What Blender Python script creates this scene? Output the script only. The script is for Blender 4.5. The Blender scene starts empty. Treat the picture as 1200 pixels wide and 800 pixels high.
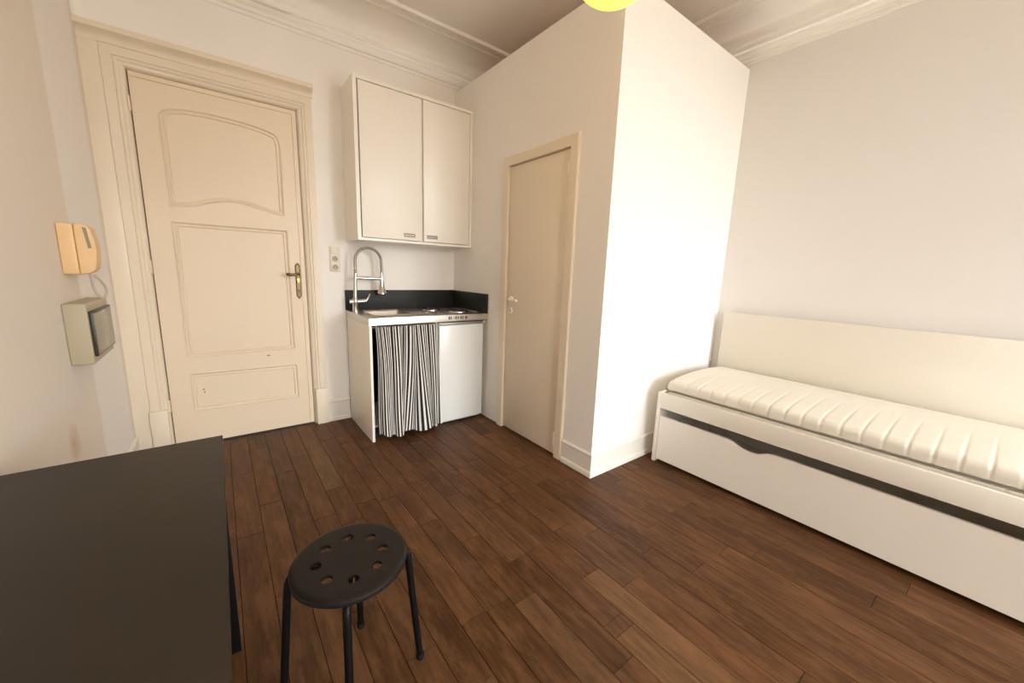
import bpy, bmesh, math, random
from mathutils import Vector, Matrix

random.seed(11)
S = bpy.context.scene
COL = S.collection

# ------------------------------------------------------------------ camera
CAM = Vector((0.2594, -3.3312, 1.2898))
YAW, PITCH, ROLL, FPX = 0.6539, -0.1814, 0.0350, 448.4915
_cy, _sy, _cp, _sp = math.cos(YAW), math.sin(YAW), math.cos(PITCH), math.sin(PITCH)
_F = Vector((_sy*_cp, _cy*_cp, _sp)); _R = Vector((_cy, -_sy, 0)); _U = _R.cross(_F)
_c, _s = math.cos(ROLL), math.sin(ROLL)
_R2 = _R*_c + _U*_s; _U2 = _U*_c - _R*_s
cd = bpy.data.cameras.new('camera'); cam = bpy.data.objects.new('camera', cd); COL.objects.link(cam)
cd.sensor_width = 36.0; cd.lens = 36.0*FPX/1200.0; cd.clip_start = 0.02
cam.matrix_world = Matrix(((_R2.x, _U2.x, -_F.x, CAM.x), (_R2.y, _U2.y, -_F.y, CAM.y), (_R2.z, _U2.z, -_F.z, CAM.z), (0, 0, 0, 1)))
S.camera = cam

# ------------------------------------------------------------------ room size
XL, XR, XB = -0.25, 3.546, 2.0753       # left wall, right wall, side of the partition
YF, YW, H = -1.84, -6.60, 3.12          # front of the partition, window wall, ceiling
BOXTOP = 2.828
WIN = (2.30, 3.42, 0.06, 2.95)          # window opening x0 x1 z0 z1
WIN_ADDED = (0.60, 1.25, 0.06, 2.95)         # added second window, unseen, evens out the light

# ------------------------------------------------------------------ sky and daylight
w = bpy.data.worlds.new('sky'); S.world = w; w.use_nodes = True
nt = w.node_tree; nt.nodes.clear()
out = nt.nodes.new('ShaderNodeOutputWorld'); bg = nt.nodes.new('ShaderNodeBackground')
tc = nt.nodes.new('ShaderNodeTexCoord'); sep = nt.nodes.new('ShaderNodeSeparateXYZ'); rp = nt.nodes.new('ShaderNodeValToRGB')
mp = nt.nodes.new('ShaderNodeMapRange'); mp.inputs['From Min'].default_value = -1; mp.inputs['From Max'].default_value = 1
nt.links.new(tc.outputs['Generated'], sep.inputs[0]); nt.links.new(sep.outputs['Z'], mp.inputs['Value'])
nt.links.new(mp.outputs[0], rp.inputs[0]); nt.links.new(rp.outputs[0], bg.inputs[0]); nt.links.new(bg.outputs[0], out.inputs[0])
rp.color_ramp.elements[0].position = 0.49; rp.color_ramp.elements[0].color = (0.27, 0.255, 0.235, 1)
rp.color_ramp.elements[1].position = 0.53; rp.color_ramp.elements[1].color = (0.95, 0.975, 1.0, 1)
bg.inputs[1].default_value = 9.0
for W_ in (WIN, WIN_ADDED):
    pl = bpy.data.lights.new('window_portal', 'AREA'); po = bpy.data.objects.new('window_portal', pl); COL.objects.link(po)
    pl.shape = 'RECTANGLE'; pl.size = W_[1]-W_[0]; pl.size_y = W_[3]-W_[2]; pl.cycles.is_portal = True
    po.location = ((W_[0]+W_[1])/2, YW-0.22, (W_[2]+W_[3])/2); po.rotation_euler = (math.radians(90), 0, 0)

S.view_settings.view_transform = 'Standard'; S.view_settings.look = 'None'
S.view_settings.gamma = 1.0; S.view_settings.use_curve_mapping = False
S.view_settings.exposure = 1.83
S.cycles.max_bounces = 12; S.cycles.diffuse_bounces = 8; S.cycles.glossy_bounces = 4
S.cycles.use_denoising = True
S.cycles.sample_clamp_indirect = 8.0

# ------------------------------------------------------------------ materials
def new_mat(name):
    m = bpy.data.materials.new(name); m.use_nodes = True
    return m, m.node_tree, m.node_tree.nodes['Principled BSDF']
def N(nt, t, **kw):
    n = nt.nodes.new(t)
    for k, v in kw.items():
        if k in n.inputs: n.inputs[k].default_value = v
        else: setattr(n, k, v)
    return n
def mat(name, col, rough=0.5, metal=0.0, var=0.04, scale=6.0, bump=0.0, bscale=180.0, coat=0.0, spec=0.5, stretch=(1, 1, 1)):
    """painted, plastic or metal surface with slight procedural variation"""
    m, nt, b = new_mat(name)
    b.inputs['Roughness'].default_value = rough; b.inputs['Metallic'].default_value = metal
    b.inputs['Coat Weight'].default_value = coat; b.inputs['Specular IOR Level'].default_value = spec
    g = N(nt, 'ShaderNodeNewGeometry'); mpn = N(nt, 'ShaderNodeMapping'); mpn.inputs['Scale'].default_value = stretch
    nt.links.new(g.outputs['Position'], mpn.inputs[0])
    no = N(nt, 'ShaderNodeTexNoise', Scale=scale, Detail=4.0)
    nt.links.new(mpn.outputs[0], no.inputs['Vector'])
    mx = N(nt, 'ShaderNodeMix', data_type='RGBA')
    mx.inputs[6].default_value = tuple(c*(1-var) for c in col)+(1,); mx.inputs[7].default_value = tuple(min(1, c*(1+var)) for c in col)+(1,)
    nt.links.new(no.outputs['Fac'], mx.inputs[0]); nt.links.new(mx.outputs[2], b.inputs['Base Color'])
    if bump:
        n2 = N(nt, 'ShaderNodeTexNoise', Scale=bscale, Detail=3.0); nt.links.new(mpn.outputs[0], n2.inputs['Vector'])
        bp = N(nt, 'ShaderNodeBump', Strength=bump, Distance=0.002); nt.links.new(n2.outputs['Fac'], bp.inputs['Height'])
        nt.links.new(bp.outputs[0], b.inputs['Normal'])
    return m

M = {}
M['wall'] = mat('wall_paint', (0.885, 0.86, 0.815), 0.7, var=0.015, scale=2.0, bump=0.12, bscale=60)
M['wall_right'] = mat('dimmed_wall_paint', (0.765, 0.745, 0.715), 0.7, var=0.015, scale=2.0, bump=0.12, bscale=60)  # wall paint darkened to tone down the window light on this wall
M['ceiling'] = mat('ceiling_paint', (0.88, 0.855, 0.81), 0.8, var=0.015, scale=1.5, bump=0.1, bscale=50)
M['trim'] = mat('trim_paint', (0.82, 0.785, 0.72), 0.4, var=0.03, scale=5)
M['cream'] = mat('cream_door_paint', (0.78, 0.66, 0.495), 0.4, var=0.035, scale=4, bump=0.15, bscale=90, stretch=(1, 1, .3))
M['cream_casing'] = mat('cream_casing_paint', (0.79, 0.70, 0.55), 0.4, var=0.05, scale=4)
M['greige'] = mat('greige_door_paint', (0.81, 0.71, 0.56), 0.45, var=0.02)
M['white'] = mat('white_laminate', (0.91, 0.875, 0.795), 0.36, var=0.01)
M['white_enamel'] = mat('white_enamel', (0.76, 0.77, 0.74), 0.22, var=0.01)
M['bedwhite'] = mat('white_foil_board', (0.87, 0.835, 0.76), 0.33, var=0.012)
M['black'] = mat('black_desk_laminate', (0.022, 0.0155, 0.0095), 0.5, spec=0.4, var=0.1, scale=30, bump=0.08)
M['plastic_black'] = mat('black_stool_plastic', (0.011, 0.0085, 0.0065), 0.5, spec=0.3, var=0.08, scale=40, bump=0.15, bscale=400)
M['metal_black'] = mat('black_powder_coat', (0.004, 0.004, 0.004), 0.42, var=0.1, spec=0.2)
M['slate'] = mat('dark_backsplash', (0.017, 0.0185, 0.0165), 0.5, var=0.08, spec=0.3)
M['steel'] = mat('brushed_steel', (0.62, 0.585, 0.53), 0.30, 1.0, var=0.08, scale=14, stretch=(1, 20, 20))
M['chrome'] = mat('chrome', (0.60, 0.58, 0.55), 0.14, 1.0, var=0.02)
M['iron'] = mat('dark_iron_plate', (0.05, 0.042, 0.038), 0.5, 0.5, var=0.1)
M['brass'] = mat('aged_bronze', (0.17, 0.115, 0.055), 0.36, 0.9, var=0.25, scale=60)
M['yellow_brass'] = mat('yellow_brass', (0.75, 0.55, 0.16), 0.3, 1.0)
M['nickel'] = mat('grey_handle_metal', (0.36, 0.33, 0.29), 0.4, 0.6, var=0.05)
M['ivory'] = mat('ivory_plastic', (0.78, 0.70, 0.58), 0.35, var=0.02)
M['phone'] = mat('yellowed_phone_plastic', (0.76, 0.52, 0.27), 0.4, var=0.05, scale=12)
M['meter'] = mat('grey_beige_meter_plastic', (0.43, 0.375, 0.26), 0.42, var=0.03)
M['smoke'] = mat('smoked_cover_plastic', (0.03, 0.026, 0.018), 0.35, var=0.15, scale=25)
M['smoke_window'] = mat('grey_window_plastic', (0.27, 0.245, 0.185), 0.18, var=0.18, scale=14)
M['dark'] = mat('dark_void_paint', (0.012, 0.011, 0.010), 0.8)
M['mattress'] = mat('cream_mattress_cloth', (0.77, 0.735, 0.645), 0.85, var=0.03, scale=9, bump=0.35, bscale=260)
M['mattress_side'] = mat('pale_mattress_side_cloth', (0.80, 0.765, 0.68), 0.85, var=0.1, scale=40, bump=0.4, bscale=160)
M['piping'] = mat('grey_piping', (0.22, 0.195, 0.16), 0.8)
M['slatwood'] = mat('pale_slat_wood', (0.50, 0.36, 0.21), 0.6, var=0.12, scale=12, stretch=(1, 8, 1))
M['backboard'] = mat('cream_white_backboard', (0.745, 0.705, 0.62), 0.4, var=0.012)
M['bouncewood'] = mat('warm_bounce_board', (0.55, 0.32, 0.15), 0.6, var=0.12, scale=6, stretch=(8, 1, 1))  # brown picked to bounce warm light onto the ceiling
M['rubber'] = mat('black_rubber', (0.006, 0.006, 0.006), 0.8, spec=0.2)
M['cord'] = mat('white_cord', (0.68, 0.60, 0.52), 0.5)
M['mark'] = mat('dark_mark_print', (0.03, 0.026, 0.022), 0.6)

def wall_left_mat():
    m, nt, b = new_mat('left_wall_paint'); b.inputs['Roughness'].default_value = 0.7
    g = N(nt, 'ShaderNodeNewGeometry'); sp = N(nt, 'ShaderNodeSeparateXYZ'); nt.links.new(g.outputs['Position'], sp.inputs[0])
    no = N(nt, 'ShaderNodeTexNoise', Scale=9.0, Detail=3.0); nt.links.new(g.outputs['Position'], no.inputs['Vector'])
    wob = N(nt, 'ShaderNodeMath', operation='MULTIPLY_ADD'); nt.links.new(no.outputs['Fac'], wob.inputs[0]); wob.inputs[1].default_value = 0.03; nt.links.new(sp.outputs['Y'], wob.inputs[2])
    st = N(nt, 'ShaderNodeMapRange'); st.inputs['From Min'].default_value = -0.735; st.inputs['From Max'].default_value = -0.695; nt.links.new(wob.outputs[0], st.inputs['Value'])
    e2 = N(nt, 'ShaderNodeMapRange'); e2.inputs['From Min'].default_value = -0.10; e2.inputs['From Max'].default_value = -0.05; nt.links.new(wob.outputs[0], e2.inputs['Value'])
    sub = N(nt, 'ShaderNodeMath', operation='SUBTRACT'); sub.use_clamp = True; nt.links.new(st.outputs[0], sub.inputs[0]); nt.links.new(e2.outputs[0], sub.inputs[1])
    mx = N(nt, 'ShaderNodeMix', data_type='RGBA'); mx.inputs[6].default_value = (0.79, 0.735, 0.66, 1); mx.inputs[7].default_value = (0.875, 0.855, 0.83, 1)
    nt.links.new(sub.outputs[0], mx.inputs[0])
    # yellow damp stain
    vd = N(nt, 'ShaderNodeVectorMath', operation='DISTANCE'); vm = N(nt, 'ShaderNodeVectorMath', operation='MULTIPLY'); vm.inputs[1].default_value = (0, 1, 0.8)
    nt.links.new(g.outputs['Position'], vm.inputs[0]); nt.links.new(vm.outputs[0], vd.inputs[0]); vd.inputs[1].default_value = (0, -1.155, 0.553*0.8)
    n3 = N(nt, 'ShaderNodeTexNoise', Scale=22.0, Detail=3.0); nt.links.new(g.outputs['Position'], n3.inputs['Vector'])
    ad = N(nt, 'ShaderNodeMath', operation='MULTIPLY_ADD'); nt.links.new(n3.outputs['Fac'], ad.inputs[0]); ad.inputs[1].default_value = -0.07; nt.links.new(vd.outputs['Value'], ad.inputs[2])
    mr = N(nt, 'ShaderNodeMapRange'); mr.inputs['From Min'].default_value = 0.045; mr.inputs['From Max'].default_value = -0.03; mr.inputs['To Max'].default_value = 0.55; nt.links.new(ad.outputs[0], mr.inputs['Value'])
    m2 = N(nt, 'ShaderNodeMix', data_type='RGBA'); m2.inputs[7].default_value = (0.50, 0.33, 0.12, 1); nt.links.new(mx.outputs[2], m2.inputs[6]); nt.links.new(mr.outputs[0], m2.inputs[0])
    nt.links.new(m2.outputs[2], b.inputs['Base Color'])
    return m
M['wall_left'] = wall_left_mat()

def plank_mat():
    m, nt, b = new_mat('dark_oiled_plank')
    oi = N(nt, 'ShaderNodeObjectInfo'); g = N(nt, 'ShaderNodeNewGeometry')
    off = N(nt, 'ShaderNodeVectorMath', operation='SCALE'); off.inputs[0].default_value = (7, 31, 3); nt.links.new(oi.outputs['Random'], off.inputs['Scale'])
    ad = N(nt, 'ShaderNodeVectorMath', operation='ADD'); nt.links.new(g.outputs['Position'], ad.inputs[0]); nt.links.new(off.outputs[0], ad.inputs[1])
    mp1 = N(nt, 'ShaderNodeMapping'); mp1.inputs['Scale'].default_value = (55, 5, 1); nt.links.new(ad.outputs[0], mp1.inputs[0])
    n1 = N(nt, 'ShaderNodeTexNoise', Scale=1.0, Detail=6.0, Roughness=0.62); nt.links.new(mp1.outputs[0], n1.inputs['Vector'])
    mp2 = N(nt, 'ShaderNodeMapping'); mp2.inputs['Scale'].default_value = (17, 5, 1); nt.links.new(ad.outputs[0], mp2.inputs[0])
    n2 = N(nt, 'ShaderNodeTexNoise', Scale=1.0, Detail=5.0, Roughness=0.7); nt.links.new(mp2.outputs[0], n2.inputs['Vector'])
    # grain: darkens and lightens the plank's own colour
    r1 = N(nt, 'ShaderNodeMapRange'); r1.inputs['From Min'].default_value = 0.3; r1.inputs['From Max'].default_value = 0.7; r1.inputs['To Min'].default_value = 0.62; r1.inputs['To Max'].default_value = 1.4
    nt.links.new(n1.outputs['Fac'], r1.inputs['Value'])
    vs = N(nt, 'ShaderNodeVectorMath', operation='SCALE'); nt.links.new(oi.outputs['Color'], vs.inputs[0]); nt.links.new(r1.outputs[0], vs.inputs['Scale'])
    # worn patches where the stain has gone lighter
    r2 = N(nt, 'ShaderNodeMapRange'); r2.inputs['From Min'].default_value = 0.47; r2.inputs['From Max'].default_value = 0.76; r2.inputs['To Max'].default_value = 0.60
    nt.links.new(n2.outputs['Fac'], r2.inputs['Value'])
    mx = N(nt, 'ShaderNodeMix', data_type='RGBA'); mx.inputs[7].default_value = (0.235, 0.115, 0.05, 1)
    nt.links.new(vs.outputs[0], mx.inputs[6]); nt.links.new(r2.outputs[0], mx.inputs[0]); nt.links.new(mx.outputs[2], b.inputs['Base Color'])
    r3 = N(nt, 'ShaderNodeMapRange'); r3.inputs['To Min'].default_value = 0.30; r3.inputs['To Max'].default_value = 0.56; nt.links.new(n2.outputs['Fac'], r3.inputs['Value'])
    nt.links.new(r3.outputs[0], b.inputs['Roughness']); b.inputs['Specular IOR Level'].default_value = 0.16
    bp = N(nt, 'ShaderNodeBump', Strength=0.25, Distance=0.0015); nt.links.new(n1.outputs['Fac'], bp.inputs['Height']); nt.links.new(bp.outputs[0], b.inputs['Normal'])
    return m
M['plank'] = plank_mat()

def curtain_mat():
    m, nt, b = new_mat('black_white_striped_cotton'); b.inputs['Roughness'].default_value = 0.9
    uv = N(nt, 'ShaderNodeUVMap'); sp = N(nt, 'ShaderNodeSeparateXYZ'); nt.links.new(uv.outputs[0], sp.inputs[0])
    mu = N(nt, 'ShaderNodeMath', operation='MULTIPLY'); mu.inputs[1].default_value = 47.0; nt.links.new(sp.outputs['X'], mu.inputs[0])
    fr = N(nt, 'ShaderNodeMath', operation='FRACT'); nt.links.new(mu.outputs[0], fr.inputs[0])
    gt = N(nt, 'ShaderNodeMath', operation='GREATER_THAN'); gt.inputs[1].default_value = 0.56; nt.links.new(fr.outputs[0], gt.inputs[0])
    mx = N(nt, 'ShaderNodeMix', data_type='RGBA'); mx.inputs[6].default_value = (0.012, 0.012, 0.012, 1); mx.inputs[7].default_value = (0.80, 0.78, 0.73, 1)
    nt.links.new(gt.outputs[0], mx.inputs[0]); nt.links.new(mx.outputs[2], b.inputs['Base Color'])
    return m
M['curtain'] = curtain_mat()

def lamp_mat():
    m, nt, b = new_mat('glowing_yellow_shade')
    b.inputs['Base Color'].default_value = (0.9, 0.7, 0.12, 1); b.inputs['Roughness'].default_value = 0.5
    b.inputs['Emission Color'].default_value = (1.0, 0.50, 0.016, 1); b.inputs['Emission Strength'].default_value = 3.2
    return m
M['lamp'] = lamp_mat()
def glass_mat():
    m, nt, b = new_mat('window_glass'); b.inputs['Base Color'].default_value = (1, 1, 1, 1)
    nt.nodes.remove(b); g = N(nt, 'ShaderNodeBsdfGlass', Roughness=0.0, IOR=1.0); g.inputs['Color'].default_value = (0.98, 0.99, 0.98, 1)
    t = N(nt, 'ShaderNodeBsdfTransparent'); gl = N(nt, 'ShaderNodeBsdfGlossy', Roughness=0.02); mxs = N(nt, 'ShaderNodeMixShader'); mxs.inputs[0].default_value = 0.06
    nt.nodes.remove(g); nt.links.new(t.outputs[0], mxs.inputs[1]); nt.links.new(gl.outputs[0], mxs.inputs[2])
    nt.links.new(mxs.outputs[0], nt.nodes['Material Output'].inputs[0])
    return m
M['glass'] = glass_mat()

# ------------------------------------------------------------------ mesh helpers
def link(name, bm, material, parent=None, smooth=None, kind=None):
    me = bpy.data.meshes.new(name)
    bmesh.ops.recalc_face_normals(bm, faces=bm.faces)
    bm.to_mesh(me); bm.free()
    for mm in (material if isinstance(material, (list, tuple)) else [material]): me.materials.append(M[mm])
    if smooth is not None:
        me.polygons.foreach_set('use_smooth', [True]*len(me.polygons)); me.set_sharp_from_angle(angle=math.radians(smooth))
    o = bpy.data.objects.new(name, me); COL.objects.link(o)
    if parent is not None:
        o.parent = parent; o.matrix_parent_inverse = parent.matrix_world.inverted()
    if kind: o['kind'] = kind
    return o
def empty(name, loc, parent=None):
    o = bpy.data.objects.new(name, None); COL.objects.link(o); o.empty_display_size = 0.05
    o.location = loc; o.matrix_world = Matrix.Translation(loc)
    if parent is not None: o.parent = parent; o.matrix_parent_inverse = parent.matrix_world.inverted()
    return o
def thing(name, label, cat, loc, group=None):
    o = empty(name, loc); o['label'] = label; o['category'] = cat
    if group: o['group'] = group
    return o
def tag(o, label, cat, group=None):
    o['label'] = label; o['category'] = cat
    if group: o['group'] = group
    return o
def B(): return bmesh.new()
def box(bm, x0, x1, y0, y1, z0, z1, bev=0.0, seg=2, mi=0):
    vs = [bm.verts.new(p) for p in ((x0,y0,z0),(x1,y0,z0),(x1,y1,z0),(x0,y1,z0),(x0,y0,z1),(x1,y0,z1),(x1,y1,z1),(x0,y1,z1))]
    fs = [bm.faces.new([vs[i] for i in f]) for f in ((0,3,2,1),(4,5,6,7),(0,1,5,4),(1,2,6,5),(2,3,7,6),(3,0,4,7))]
    for f in fs: f.material_index = mi
    if bev:
        es = list({e for f in fs for e in f.edges})
        bmesh.ops.bevel(bm, geom=es, offset=bev, segments=seg, profile=0.5, affect='EDGES')
    return bm
def bx(name, d, material, parent=None, bev=0.002, seg=2, kind=None):
    return link(name, box(B(), *d, bev=bev, seg=seg), material, parent, smooth=40 if bev else None, kind=kind)
def tube(bm, pts, r, n=12, cap=True, closed=False):
    pts = [Vector(p) for p in pts]; m = len(pts)
    rs = r if isinstance(r, (list, tuple)) else [r]*m
    T = []
    for i in range(m):
        a = pts[(i-1) % m] if (closed or i > 0) else pts[i]; b = pts[(i+1) % m] if (closed or i < m-1) else pts[i]
        T.append((b-a).normalized())
    up = Vector((0, 0, 1)) if abs(T[0].z) < 0.9 else Vector((1, 0, 0))
    nrm = (up - T[0]*up.dot(T[0])).normalized(); rings = []
    for i in range(m):
        nrm = (nrm - T[i]*nrm.dot(T[i])).normalized(); bi = T[i].cross(nrm)
        rings.append([bm.verts.new(pts[i]+(nrm*math.cos(2*math.pi*k/n)+bi*math.sin(2*math.pi*k/n))*rs[i]) for k in range(n)])
    for i in range(m if closed else m-1):
        A, C = rings[i], rings[(i+1) % m]
        for k in range(n): bm.faces.new((A[k], A[(k+1) % n], C[(k+1) % n], C[k]))
    if cap and not closed:
        bm.faces.new(rings[0][::-1]); bm.faces.new(rings[-1])
    return bm
def lathe(bm, prof, origin=(0,0,0), axis='Z', n=32):
    """prof: list of (radius, height) along the axis"""
    o = Vector(origin)
    def P(r, h, a):
        c, s = r*math.cos(a), r*math.sin(a)
        return o + (Vector((c, s, h)) if axis == 'Z' else Vector((c, h, s)) if axis == 'Y' else Vector((h, c, s)))
    rings = []
    for r, h in prof:
        if r < 1e-6: rings.append([bm.verts.new(P(0, h, 0))])
        else: rings.append([bm.verts.new(P(r, h, 2*math.pi*k/n)) for k in range(n)])
    for A, C in zip(rings, rings[1:]):
        for k in range(n):
            q = [A[k % len(A)], A[(k+1) % len(A)], C[(k+1) % len(C)], C[k % len(C)]]
            q = list(dict.fromkeys(q))
            if len(q) > 2: bm.faces.new(q)
    return bm
def arcpts(c, r, a0, a1, n):
    return [(c[0]+r*math.cos(math.radians(a0+(a1-a0)*i/n)), c[1]+r*math.sin(math.radians(a0+(a1-a0)*i/n))) for i in range(n+1)]
def inset(pts, d):
    """miter-offset a closed 2D outline inwards by d (counter-clockwise outline)"""
    n = len(pts); res = []
    for i in range(n):
        p0, p1, p2 = Vector(pts[i-1]), Vector(pts[i]), Vector(pts[(i+1) % n])
        e1, e2 = (p1-p0).normalized(), (p2-p1).normalized()
        n1, n2 = Vector((-e1.y, e1.x)), Vector((-e2.y, e2.x))
        b = (n1+n2); k = max(0.25, 1+n1.dot(n2))
        res.append(tuple(p1 + b*(d/k)))
    return res
def ring_sweep(bm, pts, prof, f, closed_prof=False):
    """sweep profile [(inset, height)] round closed outline; f(u, v, h) -> xyz"""
    rings = [[bm.verts.new(f(u, v, h)) for u, v in inset(pts, d)] for d, h in prof]
    n = len(pts); pairs = list(zip(rings, rings[1:]))
    if closed_prof: pairs.append((rings[-1], rings[0]))
    for A, C in pairs:
        for k in range(n): bm.faces.new((A[k], A[(k+1) % n], C[(k+1) % n], C[k]))
    return rings
def strip_sweep(bm, path, prof, f):
    """open sweep: path list of (u, v), profile (offset to the left, height), mitred; ends capped"""
    m = len(path); rings = []
    P = [Vector(p) for p in path]
    for d, h in prof:
        rr = []
        for i in range(m):
            e1 = (P[i]-P[i-1]).normalized() if i > 0 else (P[1]-P[0]).normalized()
            e2 = (P[i+1]-P[i]).normalized() if i < m-1 else e1
            n1, n2 = Vector((-e1.y, e1.x)), Vector((-e2.y, e2.x))
            q = P[i] + (n1+n2)*(d/(1+n1.dot(n2)))
            rr.append(bm.verts.new(f(q.x, q.y, h)))
        rings.append(rr)
    for A, C in zip(rings, rings[1:]):
        for k in range(m-1): bm.faces.new((A[k], A[k+1], C[k+1], C[k]))
    bm.faces.new([r[0] for r in rings]); bm.faces.new([r[-1] for r in rings][::-1])
    return bm
def extrude_outline(bm, pts, f, h0, h1):
    a = [bm.verts.new(f(u, v, h0)) for u, v in pts]; b = [bm.verts.new(f(u, v, h1)) for u, v in pts]
    n = len(pts)
    bm.faces.new(a[::-1]); bm.faces.new(b)
    for k in range(n): bm.faces.new((a[k], a[(k+1) % n], b[(k+1) % n], b[k]))
    return bm

# ================================================================== STRUCTURE
# ---- floor: dark sub-floor with individual planks
floor = link('floor', box(B(), XL-0.1, XR+0.1, YW-0.3, 0.15, -0.06, -0.012), 'dark', kind='structure')
PW = 0.1068; X0 = 0.335 - 6*PW
base_cols = [tuple(v*1.6 for v in c_) for c_ in ((0.050, 0.0215, 0.0080), (0.056, 0.0245, 0.0095), (0.045, 0.0195, 0.0075), (0.060, 0.027, 0.0110), (0.053, 0.0235, 0.0095), (0.064, 0.0285, 0.0120), (0.048, 0.0205, 0.0075))]
special = {  # column -> fixed butt joints (y, in descending order) and the colour of the plank that starts there
    3+6: [(-0.33, (0.125, 0.066, 0.026)), (-1.09, None)],
    9+6: [(-2.14, None), (-2.60, (0.095, 0.045, 0.019)), (-2.655, (0.145, 0.075, 0.031))],
    10+6: [(-1.75, None), (-2.395, (0.138, 0.070, 0.030))],
    8+6: [(-1.53, (0.105, 0.05, 0.021)), (-2.14, None)],
    16+6: [(-2.25, None)], 17+6: [(-1.98, (0.10, 0.047, 0.02)), (-2.36, None)], 7+6: [(-2.33, (0.10, 0.05, 0.022)), (-2.9, None)],
    11+6: [(-1.62, None), (-2.1, (0.09, 0.042, 0.018))], 13+6: [(-1.5, (0.095, 0.045, 0.019)), (-1.72, None)],
}
def plank(x0, x1, y0, y1, col):
    bm = B(); z = random.uniform(-0.0006, 0.0006); c = 0.0009; gp = 0.0009
    x0 += gp; x1 -= gp; y0 += gp; y1 -= gp
    a = [bm.verts.new(p) for p in ((x0,y0,-0.014),(x1,y0,-0.014),(x1,y1,-0.014),(x0,y1,-0.014))]
    b = [bm.verts.new(p) for p in ((x0,y0,z-c),(x1,y0,z-c),(x1,y1,z-c),(x0,y1,z-c))]
    t = [bm.verts.new(p) for p in ((x0+c,y0+c,z),(x1-c,y0+c,z),(x1-c,y1-c,z),(x0+c,y1-c,z))]
    for L, U in ((a, b), (b, t)):
        for k in range(4): bm.faces.new((L[k], L[(k+1) % 4], U[(k+1) % 4], U[k]))
    bm.faces.new(t)
    o = link('plank', bm, 'plank', floor); o.color = (*col, 1)
nc = int((XR-X0)/PW)+1
for c in range(nc):
    xa, xb = max(X0+c*PW, XL), min(X0+(c+1)*PW, XR)
    if xb-xa < 0.01: continue
    cuts = [(0.06, None)]; y = 0.06; ymin = -3.95
    fixed = special.get(c, [])
    y -= random.uniform(0.25, 0.85)
    while y > ymin+0.3:
        if not any(abs(y-fy) < 0.34 or (fixed and fixed[0][0] > y > fixed[-1][0]) for fy, _ in fixed): cuts.append((y, None))
        y -= random.uniform(0.55, 1.05)
    cuts += fixed; cuts.sort(key=lambda q: -q[0]); cuts.append((ymin, None))
    for (ya, ca), (yb, _) in zip(cuts, cuts[1:]):
        col = ca
        if col is None:
            k = random.uniform(0.85, 1.15); col = tuple(v*k for v in random.choice(base_cols))
            if random.random() < 0.07: col = tuple(v*1.4 for v in col)
        plank(xa, xb, yb, ya, col)
# the strips behind the camera, past the individually built ones
bm = B()
for c in range(nc):
    xa, xb = max(X0+c*PW, XL), min(X0+(c+1)*PW, XR); y = -3.95
    while xb-xa > 0.01 and y > YW:
        yb = max(YW, y-random.uniform(0.55, 1.05)); box(bm, xa+0.0006, xb-0.0006, yb+0.0006, y-0.0006, -0.014, random.uniform(-0.0006, 0.0006)); y = yb
rest = link('planks', bm, 'plank', floor, kind='stuff'); rest.color = (*base_cols[0], 1)

ceiling = link('ceiling', box(B(), XL-0.1, XR+0.1, YW-0.3, 0.15, H, H+0.1), 'ceiling', kind='structure')
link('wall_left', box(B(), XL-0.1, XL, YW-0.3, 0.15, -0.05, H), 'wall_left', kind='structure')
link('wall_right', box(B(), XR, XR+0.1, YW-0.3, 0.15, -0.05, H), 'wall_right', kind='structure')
# back wall with the entry door opening
D0, D1, DT = -0.0715, 0.802, 2.3685
bm = B()
box(bm, XL, D0-0.02, 0, 0.15, -0.05, H); box(bm, D1+0.02, XR, 0, 0.15, -0.05, H); box(bm, D0-0.02, D1+0.02, 0, 0.15, DT+0.02, H)
link('wall_back', bm, 'wall', kind='structure')
# wall behind the camera, with the window and the added one
bm = B(); t0, t1 = YW-0.3, YW
box(bm, XL, WIN_ADDED[0], t0, t1, -0.05, H); box(bm, WIN_ADDED[1], WIN[0], t0, t1, -0.05, H); box(bm, WIN[1], XR, t0, t1, -0.05, H)
for W_ in (WIN, WIN_ADDED): box(bm, W_[0], W_[1], t0, t1, -0.05, W_[2]); box(bm, W_[0], W_[1], t0, t1, W_[3], H)
link('wall_front', bm, 'wall', kind='structure')
# rounded plaster fillet in the corner left of the entry door
bm = B(); pts = [(XL, 0.0), (XL+0.045, 0.0)] + [(XL+0.045-0.045*math.sin(a), -0.045+0.045*math.cos(a)) for a in [i*math.pi/16 for i in range(1, 8)]] + [(XL, -0.045)]
extrude_outline(bm, pts, lambda u, v, h: (u, v, h), 2.56, 2.87)
link('trim_4', bm, 'wall', kind='structure', smooth=40)

for wn_, WIN in (('window_1', WIN), ('window_added', WIN_ADDED)):
    win = empty(wn_, ((WIN[0]+WIN[1])/2, YW-0.15, WIN[2])); win['kind'] = 'structure'
    wy0, wy1 = YW-0.2, YW-0.13
    bm = B(); ring_sweep(bm, [(WIN[0], WIN[2]), (WIN[1], WIN[2]), (WIN[1], WIN[3]), (WIN[0], WIN[3])], [(0, wy0), (0, wy1), (0.06, wy1), (0.06, wy0)], lambda u, v, h: (u, h, v), True)
    link('window_frame', bm, 'trim', win)
    xm = (WIN[0]+WIN[1])/2
    bx('mullion', (xm-0.035, xm+0.035, wy0, wy1, WIN[2]+0.06, WIN[3]-0.06), 'trim', win)
    for a, b in ((WIN[0]+0.06, xm-0.035), (xm+0.035, WIN[1]-0.06)):
        bx('pane', (a, b, wy0+0.03, wy0+0.036, WIN[2]+0.06, WIN[3]-0.06), 'glass', win, bev=0)
    bx('window_sill', (WIN[0]-0.05, WIN[1]+0.05, YW-0.13, YW+0.06, WIN[2]-0.03, WIN[2]), 'trim', win)

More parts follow.
